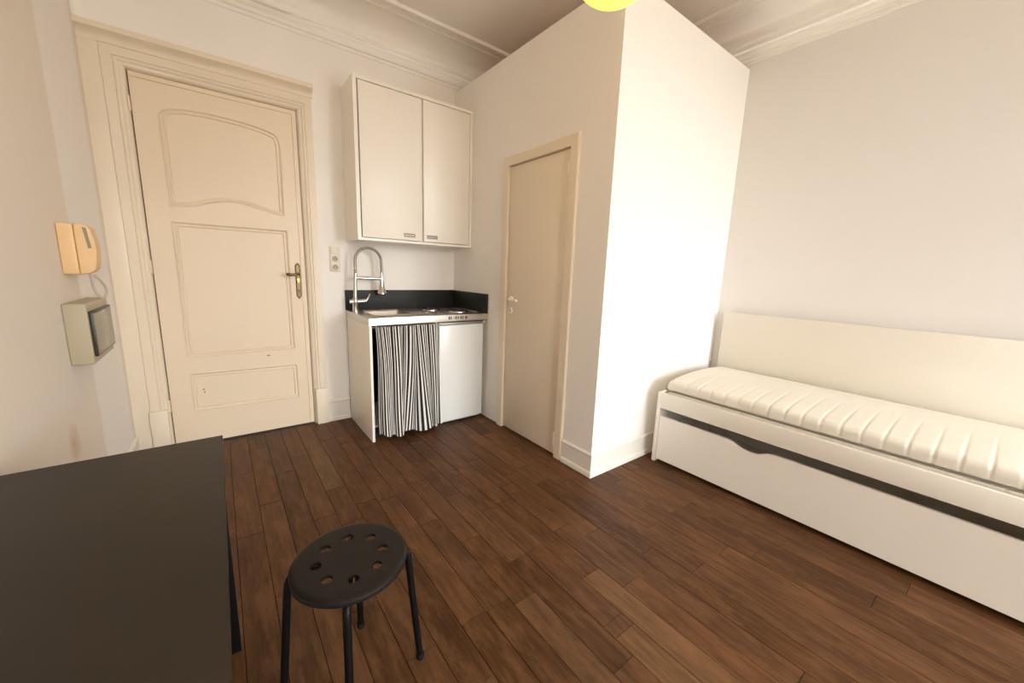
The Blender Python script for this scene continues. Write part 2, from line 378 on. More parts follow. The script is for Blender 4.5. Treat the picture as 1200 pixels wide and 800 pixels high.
# ---- partition (small shower room) : two walls and an unseen top coloured wood for warm bounce
Q0, Q1, QT = -1.5082, -0.869, 2.0603      # opening of the inner door along Y
bm = B()
box(bm, XB, XB+0.09, Q1+0.006, 0, -0.05, BOXTOP); box(bm, XB, XB+0.09, YF, Q0-0.006, -0.05, BOXTOP); box(bm, XB, XB+0.09, Q0-0.006, Q1+0.006, QT+0.006, BOXTOP)
box(bm, XB+0.09, XR, YF, YF+0.09, -0.05, BOXTOP)
link('wall_partition', bm, 'wall', kind='structure')
link('ceiling_partition', box(B(), XB+0.091, XR-0.001, YF+0.091, -0.001, BOXTOP-0.02, BOXTOP-0.002), 'bouncewood', kind='structure')

# ---- cornice, cove and reeded ceiling band all round
prof = [(-0.01, 2.862), (0.010, 2.862), (0.013, 2.880), (0.008, 2.884), (0.018, 2.890), (0.020, 2.912), (0.012, 2.917), (0.022, 2.925), (0.028, 2.945), (0.020, 2.950), (0.034, 2.958), (0.036, 2.985), (0.028, 2.990), (0.036, 3.000)]
prof += [(0.036+0.19*(1-math.cos(a)), 3.0+0.112*math.sin(a)) for a in [i*math.pi/20 for i in range(1, 11)]]
prof += [(0.240, 3.104), (0.250, 3.098), (0.262, 3.098), (0.270, 3.108), (0.280, 3.101), (0.292, 3.101), (0.299, 3.109), (0.309, 3.101), (0.322, 3.101), (0.330, 3.109), (0.338, 3.099), (0.350, 3.099), (0.358, 3.13), (-0.01, 3.13)]
bm = B(); ring_sweep(bm, [(XL, YW), (XR, YW), (XR, 0), (XL, 0)], prof, lambda u, v, h: (u, v, h), True)
link('trim_1', bm, 'ceiling', kind='structure', smooth=50)

# ---- baseboards
BP = [(0, 0), (0.022, 0), (0.022, 0.024), (0.018, 0.034), (0.012, 0.038), (0.012, 0.138), (0.017, 0.143), (0.017, 0.150), (0.008, 0.158), (0, 0.158)]
BPb = [(0, 0), (0.020, 0), (0.020, 0.026), (0.013, 0.034), (0.013, 0.158), (0.019, 0.164), (0.019, 0.172), (0.008, 0.182), (0, 0.182)]
f3 = lambda u, v, h: (u, v, h)
link('baseboard_back', strip_sweep(B(), [(1.0745, 0), (0.885, 0)], BPb, f3), 'trim', kind='structure', smooth=35)
link('baseboard_partition', strip_sweep(B(), [(XR, YF), (XB, YF), (XB, -1.586)], BP, f3), 'trim', kind='structure', smooth=35)
link('baseboard_left', strip_sweep(B(), [(XL, -0.05), (XL, YW)], BP, f3), 'trim', kind='structure', smooth=35)
link('baseboard_right', strip_sweep(B(), [(XR, YW), (XR, YF-0.03)], BP, f3), 'trim', kind='structure', smooth=35)

# ================================================================== ENTRY DOOR (door_1)
d1 = empty('door_1', (0.365, 0, 0)); d1['kind'] = 'structure'
fd = lambda u, v, h: (u, h, v)
# leaf: front face with three panel holes
LEAFY = 0.018
def arch_top():
    top = [(0.682, 2.150), (0.662, 2.178), (0.62, 2.194), (0.55, 2.207), (0.48, 2.2165), (0.41, 2.2215), (0.34, 2.2245), (0.278, 2.2245), (0.21, 2.2215), (0.153, 2.2155), (0.10, 2.203), (0.066, 2.186), (0.047, 2.160)]
    bot = [(0.049, 1.618), (0.14, 1.624), (0.19, 1.636), (0.24, 1.655), (0.29, 1.671), (0.34, 1.681), (0.38, 1.684), (0.42, 1.682), (0.47, 1.673), (0.52, 1.660), (0.57, 1.647), (0.62, 1.635), (0.687, 1.628)]
    return bot + [(0.691, 2.10)] + top
outl = [arch_top(), [(0.048, 0.636), (0.698, 0.636), (0.698, 1.531), (0.048, 1.531)], [(0.050, 0.252), (0.705, 0.240), (0.703, 0.514), (0.050, 0.523)]]
bm = B(); ed = []
rect = [(D0+0.006, 0.012), (D1-0.004, 0.012), (D1-0.004, DT-0.005), (D0+0.006, DT-0.005)]
for pts in [rect]+outl:
    vs = [bm.verts.new(fd(u, v, LEAFY)) for u, v in pts]
    for k in range(len(vs)): ed.append(bm.edges.new((vs[k], vs[(k+1) % len(vs)])))
bmesh.ops.triangle_fill(bm, use_beauty=True, use_dissolve=False, edges=ed, normal=(0, -1, 0))
vs0 = [bm.verts.new(fd(u, v, LEAFY)) for u, v in rect]; vs1 = [bm.verts.new(fd(u, v, LEAFY+0.04)) for u, v in rect]
for k in range(4): bm.faces.new((vs0[k], vs0[(k+1) % 4], vs1[(k+1) % 4], vs1[k]))
bm.faces.new(vs1)
leaf = link('door_leaf', bm, 'cream', d1)
for pts in outl:
    bm = B()
    rings = ring_sweep(bm, pts, [(0, LEAFY), (0.0, LEAFY-0.004), (0.004, LEAFY-0.006), (0.008, LEAFY-0.003), (0.012, LEAFY+0.004), (0.017, LEAFY+0.006), (0.021, LEAFY+0.002), (0.027, LEAFY+0.001), (0.032, LEAFY+0.008), (0.035, LEAFY+0.012)], fd)
    link('panel_moulding', bm, 'cream', leaf, smooth=30)
    bm = B(); rr = inset(pts, 0.030)
    extrude_outline(bm, rr, fd, LEAFY+0.008, LEAFY+0.02)
    link('door_panel', bm, 'cream', leaf)
# bead along the leaf's edge
bm = B(); path = [(D1-0.022, 0.02), (D1-0.022, DT-0.022), (D0+0.01, DT-0.022)]
strip_sweep(bm, path, [(0.002, LEAFY), (0.004, LEAFY-0.005), (0.010, LEAFY-0.006), (0.012, LEAFY-0.002), (0.012, LEAFY)], fd)
link('edge_bead', bm, 'cream', leaf, smooth=30)
# small dark chips in the paint
for (u, v, ww, hh) in ((0.515, 0.602, 0.010, 0.004), (0.115, 0.430-0.03, 0.004, 0.005), (0.118, 0.445-0.065, 0.004, 0.005)):
    lathe(bm := B(), [(0, -0.0006), (ww, -0.0006), (ww, 0.0003)], (u, LEAFY, v), 'Y', 10)
    for vv in bm.verts: vv.co.z = v+(vv.co.z-v)*hh/ww
    link('paint_chip', bm, 'mark', leaf)
# casing: moulded jambs and head with a cap, swept round the opening
bm = B(); path = [(D1, 0.0), (D1, DT), (D0, DT), (D0, 0.0)]
cas = [(0, 0.05), (0, 0.020), (-0.004, 0.012), (-0.010, 0.003), (-0.018, -0.003), (-0.024, -0.004), (-0.028, -0.010), (-0.034, -0.014), (-0.042, -0.014), (-0.046, -0.010), (-0.049, -0.016), (-0.088, -0.018), (-0.096, -0.016), (-0.098, 0.0), (-0.098, 0.05)]
strip_sweep(bm, path, cas, fd)
casing = link('door_casing', bm, 'cream_casing', d1, smooth=28)
# head cap
bm = B(); zc = DT+0.098
capp = [(0.0, 0), (-0.016, 0), (-0.018, 0.016), (-0.024, 0.028), (-0.036, 0.040), (-0.052, 0.047), (-0.060, 0.052), (-0.062, 0.080), (0, 0.080)]
xs0, xs1 = XL+0.0005, D1+0.104
cv = [[bm.verts.new((x, dy, zc+dz)) for dy, dz in capp] for x in (xs0, xs1)]
for k in range(len(capp)-1): bm.faces.new((cv[0][k], cv[0][k+1], cv[1][k+1], cv[1][k]))
bm.faces.new(cv[0]); bm.faces.new(cv[1][::-1])
link('casing_cap', bm, 'cream_casing', casing, smooth=28)
bx('plinth_block', (D1+0.012, D1+0.100, -0.034, 0.0, 0, 0.30), 'cream_casing', casing, 0.004)
bx('plinth_block', (D0-0.102, D0-0.012, -0.034, 0.0, 0, 0.30), 'cream_casing', casing, 0.004)
bx('corner_shadow_strip', (XL-0.02, D0-0.097, -0.014, 0.0, 0, DT+0.10), 'cream_casing', casing, 0.004)  # cream strip stands in for the tan shadow band in the corner
bx('gap_shade_sheet', (D0-0.019, D1+0.019, 0.05, 0.10, 0.0, DT+0.018), 'dark', d1, bev=0)  # near-black sheet stands in for shade in the gaps round the leaf
bx('threshold_shadow_line', (D0, D1, 0.004, 0.05, -0.0005, 0.006), 'iron', d1, 0.001)  # dark colour stands in for the shadow line under the door
# hinges
for zz in (2.183, 1.239, 0.315):
    bm = B(); tube(bm, [(D0-0.003, 0.008, zz-0.04), (D0-0.003, 0.008, zz+0.04)], 0.008, 10)
    lathe(bm, [(0, 0.046), (0.005, 0.044), (0.006, 0.04), (0, 0.04)], (D0-0.003, 0.008, zz), 'Z', 10)
    lathe(bm, [(0, -0.046), (0.005, -0.044), (0.006, -0.04), (0, -0.04)], (D0-0.003, 0.008, zz), 'Z', 10)
    link('hinge', bm, 'cream', d1, smooth=40)
# lever handle on long plate
plate = [(0.729, 1.045), (0.735, 1.040), (0.740, 1.030), (0.746, 1.026), (0.752, 1.030), (0.757, 1.040), (0.763, 1.045), (0.763, 1.277), (0.757, 1.282), (0.752, 1.291), (0.746, 1.295), (0.740, 1.291), (0.735, 1.282), (0.729, 1.277)]
bm = B(); rg = ring_sweep(bm, plate, [(0, LEAFY), (0, LEAFY-0.005), (0.004, LEAFY-0.008), (0.006, LEAFY-0.006)], fd); bm.faces.new(rg[-1])
hp = link('door_handle', bm, 'brass', d1, smooth=30)
bm = B(); tube(bm, [(0.746, LEAFY-0.004, 1.212), (0.746, -0.028, 1.212), (0.744, -0.045, 1.212), (0.735, -0.052, 1.212), (0.715, -0.053, 1.209), (0.690, -0.052, 1.207), (0.672, -0.051, 1.211), (0.660, -0.050, 1.215)], [0.012, 0.010, 0.0095, 0.009, 0.0085, 0.010, 0.0115, 0.006], 12)
link('lever', bm, 'brass', hp, smooth=50)
bm = B(); lathe(bm, [(0, -0.012), (0.009, -0.012), (0.010, -0.004), (0.010, 0.0)], (0.746, LEAFY-0.005, 1.170), 'Y', 16)
box(bm, 0.7415, 0.7505, LEAFY-0.016, LEAFY-0.004, 1.150, 1.170)
link('lock_cylinder', bm, 'yellow_brass', hp, smooth=40)
bm = B(); lathe(bm, [(0, -0.0012), (0.006, -0.0012), (0.006, 0.0)], (0.746, LEAFY-0.007, 1.088), 'Y', 12); box(bm, 0.743, 0.749, LEAFY-0.0082, LEAFY-0.006, 1.068, 1.088)
link('keyhole', bm, 'mark', hp)

# ================================================================== INNER DOOR (door_2)
d2 = empty('door_2', (XB, (Q0+Q1)/2, 0)); d2['kind'] = 'structure'
g3 = lambda u, v, h: (h, u, v)          # u along Y, v along Z, h along X
lf = bx('door_leaf', (XB+0.002, XB+0.042, Q0+0.003, Q1-0.004, 0.010, QT-0.005), 'greige', d2, 0.0015)
bm = B(); strip_sweep(bm, [(Q0, 0), (Q0, QT), (Q1, QT), (Q1, 0)], [(0, XB+0.085), (0, XB-0.014), (0.003, XB-0.018), (0.064, XB-0.018), (0.070, XB-0.012), (0.070, XB), (0.020, XB), (0.020, XB+0.085)], g3)
link('door_casing', bm, 'greige', d2, smooth=28)
bx('gap_shade_sheet', (XB+0.062, XB+0.085, Q0, Q1, 0, QT), 'dark', d2, 0)  # near-black sheet behind the leaf, shade put into its colour
for zz in (1.93, 1.003, 0.13):
    bm = B(); tube(bm, [(XB-0.010, Q0+0.009, zz-0.045), (XB-0.010, Q0+0.009, zz+0.045)], 0.0075, 10)
    box(bm, XB-0.006, XB+0.003, Q0+0.004, Q0+0.014, zz-0.04, zz+0.04)
    link('hinge', bm, 'white', d2, smooth=40)
bm = B(); lathe(bm, [(0, -0.010), (0.020, -0.010), (0.024, -0.006), (0.025, 0.0)], (XB+0.002, -0.932, 1.072), 'X', 24)
hh = link('door_handle', bm, 'white', d2, smooth=30)
bm = B(); tube(bm, [(XB-0.004, -0.932, 1.072), (XB-0.020, -0.932, 1.072), (XB-0.030, -0.936, 1.072), (XB-0.035, -0.946, 1.072), (XB-0.036, -0.975, 1.072), (XB-0.035, -1.045, 1.071)], [0.009, 0.009, 0.009, 0.0085, 0.0085, 0.010], 12)
link('lever', bm, 'white', hh, smooth=50)
bm = B(); lathe(bm, [(0, -0.006), (0.013, -0.006), (0.016, -0.003), (0.017, 0)], (XB+0.002, -0.932, 0.985), 'X', 20)
for v in bm.verts: v.co.z = 0.985+(v.co.z-0.985)*1.35
es = link('escutcheon', bm, 'white', hh, smooth=30)
bm = B(); lathe(bm, [(0, -0.001), (0.005, -0.001), (0.005, 0)], (XB-0.0042, -0.932, 0.990), 'X', 12); box(bm, XB-0.0052, XB-0.003, -0.9345, -0.9295, 0.972, 0.99)
link('keyhole', bm, 'mark', hh)

# ================================================================== WALL CABINET
C0, C1, CY, CZ0, CZ1 = 1.1046, 2.0735, -0.3206, 1.4807, 2.591
t = thing('wall_cabinet', 'white two-door wall cabinet hung above the sink', 'cabinet', (1.589, 0, CZ0))
bm = B()
box(bm, C0, C0+0.026, CY, -0.001, CZ0, CZ1); box(bm, C1-0.024, C1, CY, -0.001, CZ0, CZ1)
box(bm, C0+0.026, C1-0.024, CY, -0.001, CZ0, CZ0+0.018); box(bm, C0+0.026, C1-0.024, CY, -0.001, CZ1-0.024, CZ1)
box(bm, C0+0.026, C1-0.024, -0.02, -0.001, CZ0+0.018, CZ1-0.024); box(bm, 1.6075, 1.6265, CY+0.022, -0.02, CZ0+0.018, CZ1-0.024)
link('carcass', bm, 'white', t)
for (a, b, ha, hb) in ((C0+0.034, 1.6095, 1.457, 1.549), (1.6245, C1-0.029, 1.652, 1.744)):
    d = bx('door', (a, b, CY-0.001, CY+0.018, CZ0+0.022, CZ1-0.029), 'white', t, 0.003)
    bm = B(); ring_sweep(bm, [(ha, 1.528), (hb, 1.528), (hb, 1.556), (ha, 1.556)], [(0, CY-0.001), (0.001, CY-0.008), (0.004, CY-0.009), (0.008, CY-0.004), (0.009, CY-0.001)], fd)
    box(bm, ha+0.008, hb-0.008, CY-0.0045, CY-0.001, 1.535, 1.549)
    link('handle', bm, 'nickel', d, smooth=30)

# ================================================================== KITCHEN UNIT
K0, K1, KY, KT, KB = 1.0753, 2.0735, -0.6101, 0.9288, 0.8774
t = thing('base_cabinet', 'open white base cabinet under the steel sink, front left to the striped curtain', 'cabinet', (1.35, -0.3, 0))
bx('side_panel', (K0+0.002, K0+0.021, KY+0.004, -0.022, 0, KB-0.001), 'white', t, 0.0015)
bx('side_panel', (1.600, 1.614, KY+0.03, -0.022, 0, KB-0.001), 'white', t, 0.0015)
bx('bottom_shelf', (K0+0.021, 1.600, KY+0.06, -0.022, 0.09, 0.106), 'white', t, 0.001)
bx('back_panel', (K0+0.021, 1.600, -0.028, -0.022, 0.02, KB-0.001), 'dark', t, 0)
bx('kick_board', (K0+0.021, 1.600, KY+0.07, KY+0.082, 0, 0.088), 'dark', t, 0.001)

# worktop with a pressed sink bowl, a drainer and two hotplates
t = thing('worktop', 'stainless steel worktop with pressed sink bowl and two hotplates', 'worktop', (1.57, -0.3, KB))
bm = B()
sx0, sx1, sy0, sy1 = 1.165, 1.470, -0.475, -0.125          # sink opening
hx = [K0, sx0, sx1, K1]; hy = [KY, sy0, sy1, -0.001]
gv = {}
def gvert(i, j, z):
    if (i, j, z) not in gv: gv[(i, j, z)] = bm.verts.new((hx[i], hy[j], z))
    return gv[(i, j, z)]
for i in range(3):
    for j in range(3):
        if (i, j) == (1, 1): continue
        bm.faces.new((gvert(i, j, KT), gvert(i+1, j, KT), gvert(i+1, j+1, KT), gvert(i, j+1, KT)))
for a, b in (((0, 0), (1, 0)), ((1, 0), (2, 0)), ((2, 0), (3, 0)), ((3, 0), (3, 1)), ((3, 1), (3, 2)), ((3, 2), (3, 3)), ((0, 3), (0, 2)), ((0, 2), (0, 1)), ((0, 1), (0, 0))):
    bm.faces.new((gvert(*a, KB), gvert(*b, KB), gvert(*b, KT), gvert(*a, KT)))
es = [e for e in bm.edges if all(abs(v.co.z-KT) < 1e-5 for v in e.verts) and (all(abs(v.co.y-KY) < 1e-5 for v in e.verts) or all(abs(v.co.x-K0) < 1e-5 for v in e.verts))]
bmesh.ops.bevel(bm, geom=es, offset=0.006, segments=3, profile=0.5, affect='EDGES')
top = link('steel_top', bm, 'steel', t, smooth=40)
def rrect(x0, x1, y0, y1, r, n=5):
    p = []
    for cx, cy, a in ((x1-r, y0+r, -90), (x1-r, y1-r, 0), (x0+r, y1-r, 90), (x0+r, y0+r, 180)): p += arcpts((cx, cy), r, a, a+90, n)
    return p
bm = B(); rg = ring_sweep(bm, rrect(sx0-0.012, sx1+0.012, sy0-0.012, sy1+0.012, 0.036), [(0, KT), (0.005, KT+0.007), (0.013, KT+0.005), (0.020, KT-0.006), (0.026, KT-0.12), (0.040, KT-0.135)], f3)
bm.faces.new(rg[-1])
# flange filling the square corners of the opening
rr = rrect(sx0-0.012, sx1+0.012, sy0-0.012, sy1+0.012, 0.036)
link('sink_bowl', bm, 'steel', t, smooth=50)
bm = B(); lathe(bm, [(0, KT-0.132), (0.020, KT-0.132), (0.030, KT-0.131), (0.033, KT-0.134)], (1.315, -0.30, 0), 'Z', 24)
link('drain', bm, 'chrome', t, smooth=40)
bm = B()
for k in range(5): box(bm, 1.500+k*0.030, 1.514+k*0.030, -0.43, -0.16, KT-0.001, KT+0.0035, bev=0.0015, seg=1)
bm2 = B(); 
link('drainer_ridges', bm, 'steel', t, smooth=40); bm2.free()
for (hx_, hy_, rr_) in ((1.735, -0.20, 0.073), (1.905, -0.385, 0.090)):
    bm = B(); lathe(bm, [(rr_+0.014, KT), (rr_+0.013, KT+0.006), (rr_+0.006, KT+0.009), (rr_, KT+0.007), (rr_, KT)], (hx_, hy_, 0), 'Z', 40)
    tr = link('hotplate_ring', bm, 'chrome', t, smooth=50)
    bm = B(); lathe(bm, [(rr_-0.001, KT), (rr_-0.001, KT+0.012), (rr_-0.006, KT+0.015), (0.022, KT+0.015), (0.018, KT+0.012), (0, KT+0.012)], (hx_, hy_, 0), 'Z', 40)
    link('hotplate', bm, 'iron', t, smooth=40)
link('hob_edge', box(B(), 1.66, 1.668, -0.50, -0.10, KT-0.001, KT+0.006, 0.002, 1), 'steel', t, smooth=40)
link('hob_edge', box(B(), 2.025, 2.033, -0.50, -0.08, KT-0.001, KT+0.008, 0.002, 1), 'steel', t, smooth=40)
# dark printed legend on the front lip
bm = B()
for (xx, ww, hh_) in ((1.705, 0.012, 0.024), (1.722, 0.010, 0.024), (1.748, 0.005, 0.020), (1.766, 0.012, 0.024), (1.786, 0.010, 0.022), (1.812, 0.011, 0.024), (1.829, 0.008, 0.022), (1.858, 0.012, 0.024), (1.872, 0.006, 0.014)):
    box(bm, xx-ww/2, xx+ww/2, KY-0.0012, KY+0.001, 0.905-hh_/2, 0.905+hh_/2)
link('control_marks', bm, 'mark', t)

t = thing('backsplash', 'low dark slate-coloured backsplash behind sink and hob', 'backsplash', (1.57, -0.01, KT))
bx('back_strip', (K0-0.002, K1-0.018, -0.019, -0.001, KT+0.0005, 1.092), 'slate', t, 0.0012)
bx('side_strip', (K1-0.018, K1, KY, -0.001, KT+0.0005, 1.092), 'slate', t, 0.0012)

# faucet
t = thing('faucet', 'tall steel spring-arch faucet at the sink corner', 'faucet', (1.118, -0.13, KT))
fy = -0.13
bm = B(); lathe(bm, [(0, 0), (0.026, 0), (0.026, 0.006), (0.021, 0.010), (0.021, 0.055), (0.024, 0.06), (0.024, 0.098), (0.018, 0.108), (0.0, 0.110)], (1.118, fy, KT), 'Z', 24)
tube(bm, [(1.100, fy, 1.008), (1.078, fy, 1.008)], [0.017, 0.017], 16)
tube(bm, [(1.130, fy, 1.008), (1.205, fy, 1.012)], [0.018, 0.016], 16)
link('body', bm, 'chrome', t, smooth=40)
bm = B(); tube(bm, [(1.200, fy, 1.012), (1.212, fy, 1.020), (1.225, fy-0.004, 1.045), (1.236, fy-0.006, 1.068)], [0.010, 0.009, 0.006, 0.007], 10)
link('lever', bm, 'chrome', t, smooth=50)
bm = B(); tube(bm, [(1.120, fy, 1.03), (1.126, fy, 1.20), (1.128, fy, 1.225)], [0.0155, 0.0145, 0.0155], 14)
link('riser', bm, 'chrome', t, smooth=40)
bm = B(); ctr = (1.231, 1.330); R_ = 0.103
arch = [(1.128, 1.22), (1.128, 1.27)] + arcpts(ctr, R_, 180, 0, 24) + [(1.335, 1.28), (1.335, 1.235)]
tube(bm, [(x, fy, z) for x, z in arch], 0.0105, 12)
# spring coil round the hose
def lerp_path(P, n):
    L = [0]
    for a, b in zip(P, P[1:]): L.append(L[-1]+math.hypot(b[0]-a[0], b[1]-a[1]))
    o_ = []; j = 0
    for i in range(n+1):
        s = L[-1]*i/n
        while j < len(P)-2 and L[j+1] < s: j += 1
        k = (s-L[j])/max(1e-9, L[j+1]-L[j]); o_.append(((P[j][0]+(P[j+1][0]-P[j][0])*k), (P[j][1]+(P[j+1][1]-P[j][1])*k), math.atan2(P[j+1][1]-P[j][1], P[j+1][0]-P[j][0])))
    return o_
link('hose', bm, 'nickel', t, smooth=50)
bm = B(); co = []; turns = 46; steps = turns*8
for i, (x, z, a) in enumerate(lerp_path(arch, steps)):
    ph = 2*math.pi*i/8; nx, nz = -math.sin(a), math.cos(a)
    co.append((x+nx*0.0122*math.cos(ph), fy+0.0122*math.sin(ph), z+nz*0.0122*math.cos(ph)))
tube(bm, co, 0.0024, 5)
link('spring_coil', bm, 'chrome', t, smooth=60)
bm = B(); tube(bm, [(1.118, fy, 1.197), (1.350, fy, 1.190)], [0.0125, 0.0125], 14)
link('holder_arm', bm, 'chrome', t, smooth=40)
bm = B(); lathe(bm, [(0.0, 0.18), (0.012, 0.18), (0.0135, 0.165), (0.0155, 0.12), (0.021, 0.075), (0.0285, 0.03), (0.036, 0.02), (0.036, 0.006), (0.026, 0.0), (0, 0.001)], (1.335, fy, 1.062), 'Z', 24)
link('spray_head', bm, 'chrome', t, smooth=40)

# fridge
t = thing('fridge', 'small white fridge beside the striped curtain, below the hob', 'fridge', (1.83, -0.3, 0))
bx('body', (1.626, 2.030, -0.565, -0.04, 0.012, 0.862), 'white_enamel', t, 0.004)
dd = bx('door', (1.622, 2.034, -0.604, -0.572, 0.034, 0.845), 'white_enamel', t, 0.006, 3)
bx('gasket', (1.634, 2.022, -0.572, -0.565, 0.045, 0.835), 'rubber', t, 0)
bx('top_trim', (1.626, 2.030, -0.597, -0.566, 0.851, 0.864), 'nickel', t, 0.001)
bm = B(); lathe(bm, [(0, 0.0), (0.011, 0.0), (0.013, 0.003), (0.013, 0.016), (0, 0.018)], (2.046, -0.592, 0.850), 'Z', 16); link('hinge_cap', bm, 'white_enamel', t, smooth=40)
for x in (1.66, 1.998):
    for y in (-0.53, -0.08): link('foot', lathe(B(), [(0, 0), (0.016, 0), (0.014, 0.0125), (0, 0.0125)], (x, y, 0), 'Z', 12), 'rubber', t)
bx('base_grille', (1.634, 2.022, -0.562, -0.555, 0.002, 0.034), 'dark', t, 0)

# striped curtain
t = thing('striped_curtain', 'black and white striped curtain hung under the sink', 'curtain', (1.36, -0.6, 0.04))
bm = B(); nu, nv = 260, 46; grid = []
uvl = bm.loops.layers.uv.new('UVMap')
def fold(u, v):
    # gathered at the top, broad folds below
    a = 0.35+0.65*v
    w_ = 0.013*math.sin(2*math.pi*(5.2*u+0.14*v+0.1))+0.008*a*math.sin(2*math.pi*(8.7*u-0.25*v+0.3))+0.004*(1-v)*math.sin(2*math.pi*21*u)
    s_ = 0.017*math.cos(2*math.pi*(5.2*u+0.14*v+0.1))+0.008*a*math.cos(2*math.pi*(8.7*u-0.25*v+0.3))
    s_ += 0.048*v*math.sin(2*math.pi*(1.5*u+0.1))+0.022*v*v*math.sin(2*math.pi*(2.6*u+0.4))
    return w_, s_*math.sin(math.pi*min(1, max(0, u)))**0.5
for j in range(nv+1):
    v = j/nv; row = []
    for i in range(nu+1):
        u = i/nu; w_, s_ = fold(u, v)
        xl, xr = 1.118+0.006*math.sin(5*v)+0.004*v, 1.607+0.020*v
        x = xl+(xr-xl)*u+s_
        bot = 0.040+0.012*math.sin(2*math.pi*(2.3*u+0.2))+0.008*math.sin(2*math.pi*6.1*u)
        z = 0.868-(0.868-bot)*v+0.004*(1-v)*math.sin(2*math.pi*17*u)
        row.append(bm.verts.new((x, -0.622+w_*1.5-0.012*v-0.006, z)))
    grid.append(row)
for j in range(nv):
    for i in range(nu):
        f = bm.faces.new((grid[j][i], grid[j][i+1], grid[j+1][i+1], grid[j+1][i]))
        for lp, (ii, jj) in zip(f.loops, ((i, j), (i+1, j), (i+1, j+1), (i, j+1))): lp[uvl].uv = (ii/nu, jj/nv)
cf = link('fabric', bm, 'curtain', t, smooth=70)
bm = B(); tube(bm, [(K0+0.022, -0.603, 0.862), (1.618, -0.603, 0.862)], 0.004, 8); link('curtain_wire', bm, 'nickel', t, smooth=50)

# ================================================================== SOCKETS
t = thing('socket_plate', 'ivory triple plate with one switch and two sockets beside the entry door', 'socket', (1.008, 0, 1.337))
sx, sw = 1.009, 0.0385
bx('frame', (sx-sw, sx+sw, -0.009, -0.0005, 1.238, 1.436), 'ivory', t, 0.003)
bx('switch_rocker', (sx-0.029, sx+0.029, -0.015, -0.008, 1.375, 1.427), 'ivory', t, 0.003)
for zc_ in (1.338, 1.273):
    bm = B(); box(bm, sx-0.029, sx+0.029, -0.0115, -0.008, zc_-0.028, zc_+0.028, bev=0.002)
    so = link('socket', bm, 'ivory', t, smooth=40)
    bm = B(); lathe(bm, [(0.0225, -0.0125), (0.0205, -0.0125), (0.020, -0.0118), (0.0225, -0.0115)], (sx, 0, zc_), 'Y', 28)
    link('rim', bm, 'nickel', so, smooth=30)
    bm = B(); lathe(bm, [(0, -0.0117), (0.0203, -0.0117), (0.0203, -0.0112)], (sx, 0, zc_), 'Y', 28)
    link('well_shade', bm, 'meter', so, smooth=30)  # darker disc paints in the shade of the socket recess
    bm = B()
    for dx in (-0.0095, 0.0095): lathe(bm, [(0, -0.0124), (0.0042, -0.0124), (0.0042, -0.011)], (sx+dx, 0, zc_-0.002), 'Y', 10)
    lathe(bm, [(0, -0.019), (0.0028, -0.019), (0.003, -0.011)], (sx, 0, zc_+0.011), 'Y', 10)
    link('pin_holes', bm, 'mark', so)

# ================================================================== METER BOX and INTERCOM on the left wall
t = thing('meter_box', 'grey-beige plastic meter box with smoked window, low on left wall under the intercom', 'meter box', (XL, -0.86, 0.97))
bx('housing', (XL+0.0005, -0.180, -1.040, -0.668, 0.846, 1.099), 'meter', t, 0.006, 3)
cv_ = bx('smoked_cover', (-0.180, -0.168, -1.030, -0.690, 0.877, 1.066), 'smoke', t, 0.002)
bx('cover_window', (-0.1685, -0.1662, -1.020, -0.700, 0.886, 1.057), 'smoke_window', cv_, 0.001)

t = thing('intercom_phone', 'yellowed ivory intercom handset on the left wall above the meter box', 'intercom', (XL, -0.85, 1.32))
bx('base', (XL+0.0005, -0.201, -0.940, -0.775, 1.214, 1.420), 'phone', t, 0.006, 3)
# handset: curved bar with ear and mouth ends
bm = B(); prof_ = []
hs = [(-0.200, 1.4225), (-0.180, 1.4205), (-0.160, 1.414), (-0.150, 1.402), (-0.1445, 1.36), (-0.1425, 1.31), (-0.1455, 1.262), (-0.152, 1.238), (-0.163, 1.224), (-0.180, 1.2165), (-0.200, 1.214)]
extrude_outline(bm, hs, lambda u, v, h: (u, h, v), -0.94, -0.862)
bmesh.ops.bevel(bm, geom=[e for e in bm.edges if abs(e.verts[0].co.y-e.verts[1].co.y) < 1e-6], offset=0.006, segments=3, profile=0.5, affect='EDGES')
hsO = link('handset', bm, 'phone', t, smooth=40)
bm = B(); extrude_outline(bm, [(-0.1745, 1.409), (-0.163, 1.406), (-0.1555, 1.325), (-0.165, 1.322)], lambda u, v, h: (u, h, v), -0.9415, -0.936)
link('grip_slot', bm, 'smoke_window', hsO)
bx('release_button', (-0.197, -0.190, -0.845, -0.815, 1.30, 1.33), 'ivory', t, 0.002)
# coiled cord hanging in a loop
bm = B(); loop = [(-0.176, 1.216), (-0.178, 1.190), (-0.180, 1.160), (-0.176, 1.130), (-0.163, 1.112), (-0.150, 1.114), (-0.141, 1.135), (-0.142, 1.160), (-0.152, 1.188), (-0.166, 1.212)]
P = lerp_path(loop, 330); co = []
for i, (x, z, a) in enumerate(P):
    ph = 2*math.pi*i/6.0; nx, nz = -math.sin(a), math.cos(a)
    co.append((x+nx*0.0042*math.cos(ph), -0.915+0.05*math.sin(math.pi*i/330)+0.0042*math.sin(ph), z+nz*0.0042*math.cos(ph)))
tube(bm, co, 0.0016, 5); link('coiled_cord', bm, 'cord', t, smooth=60)

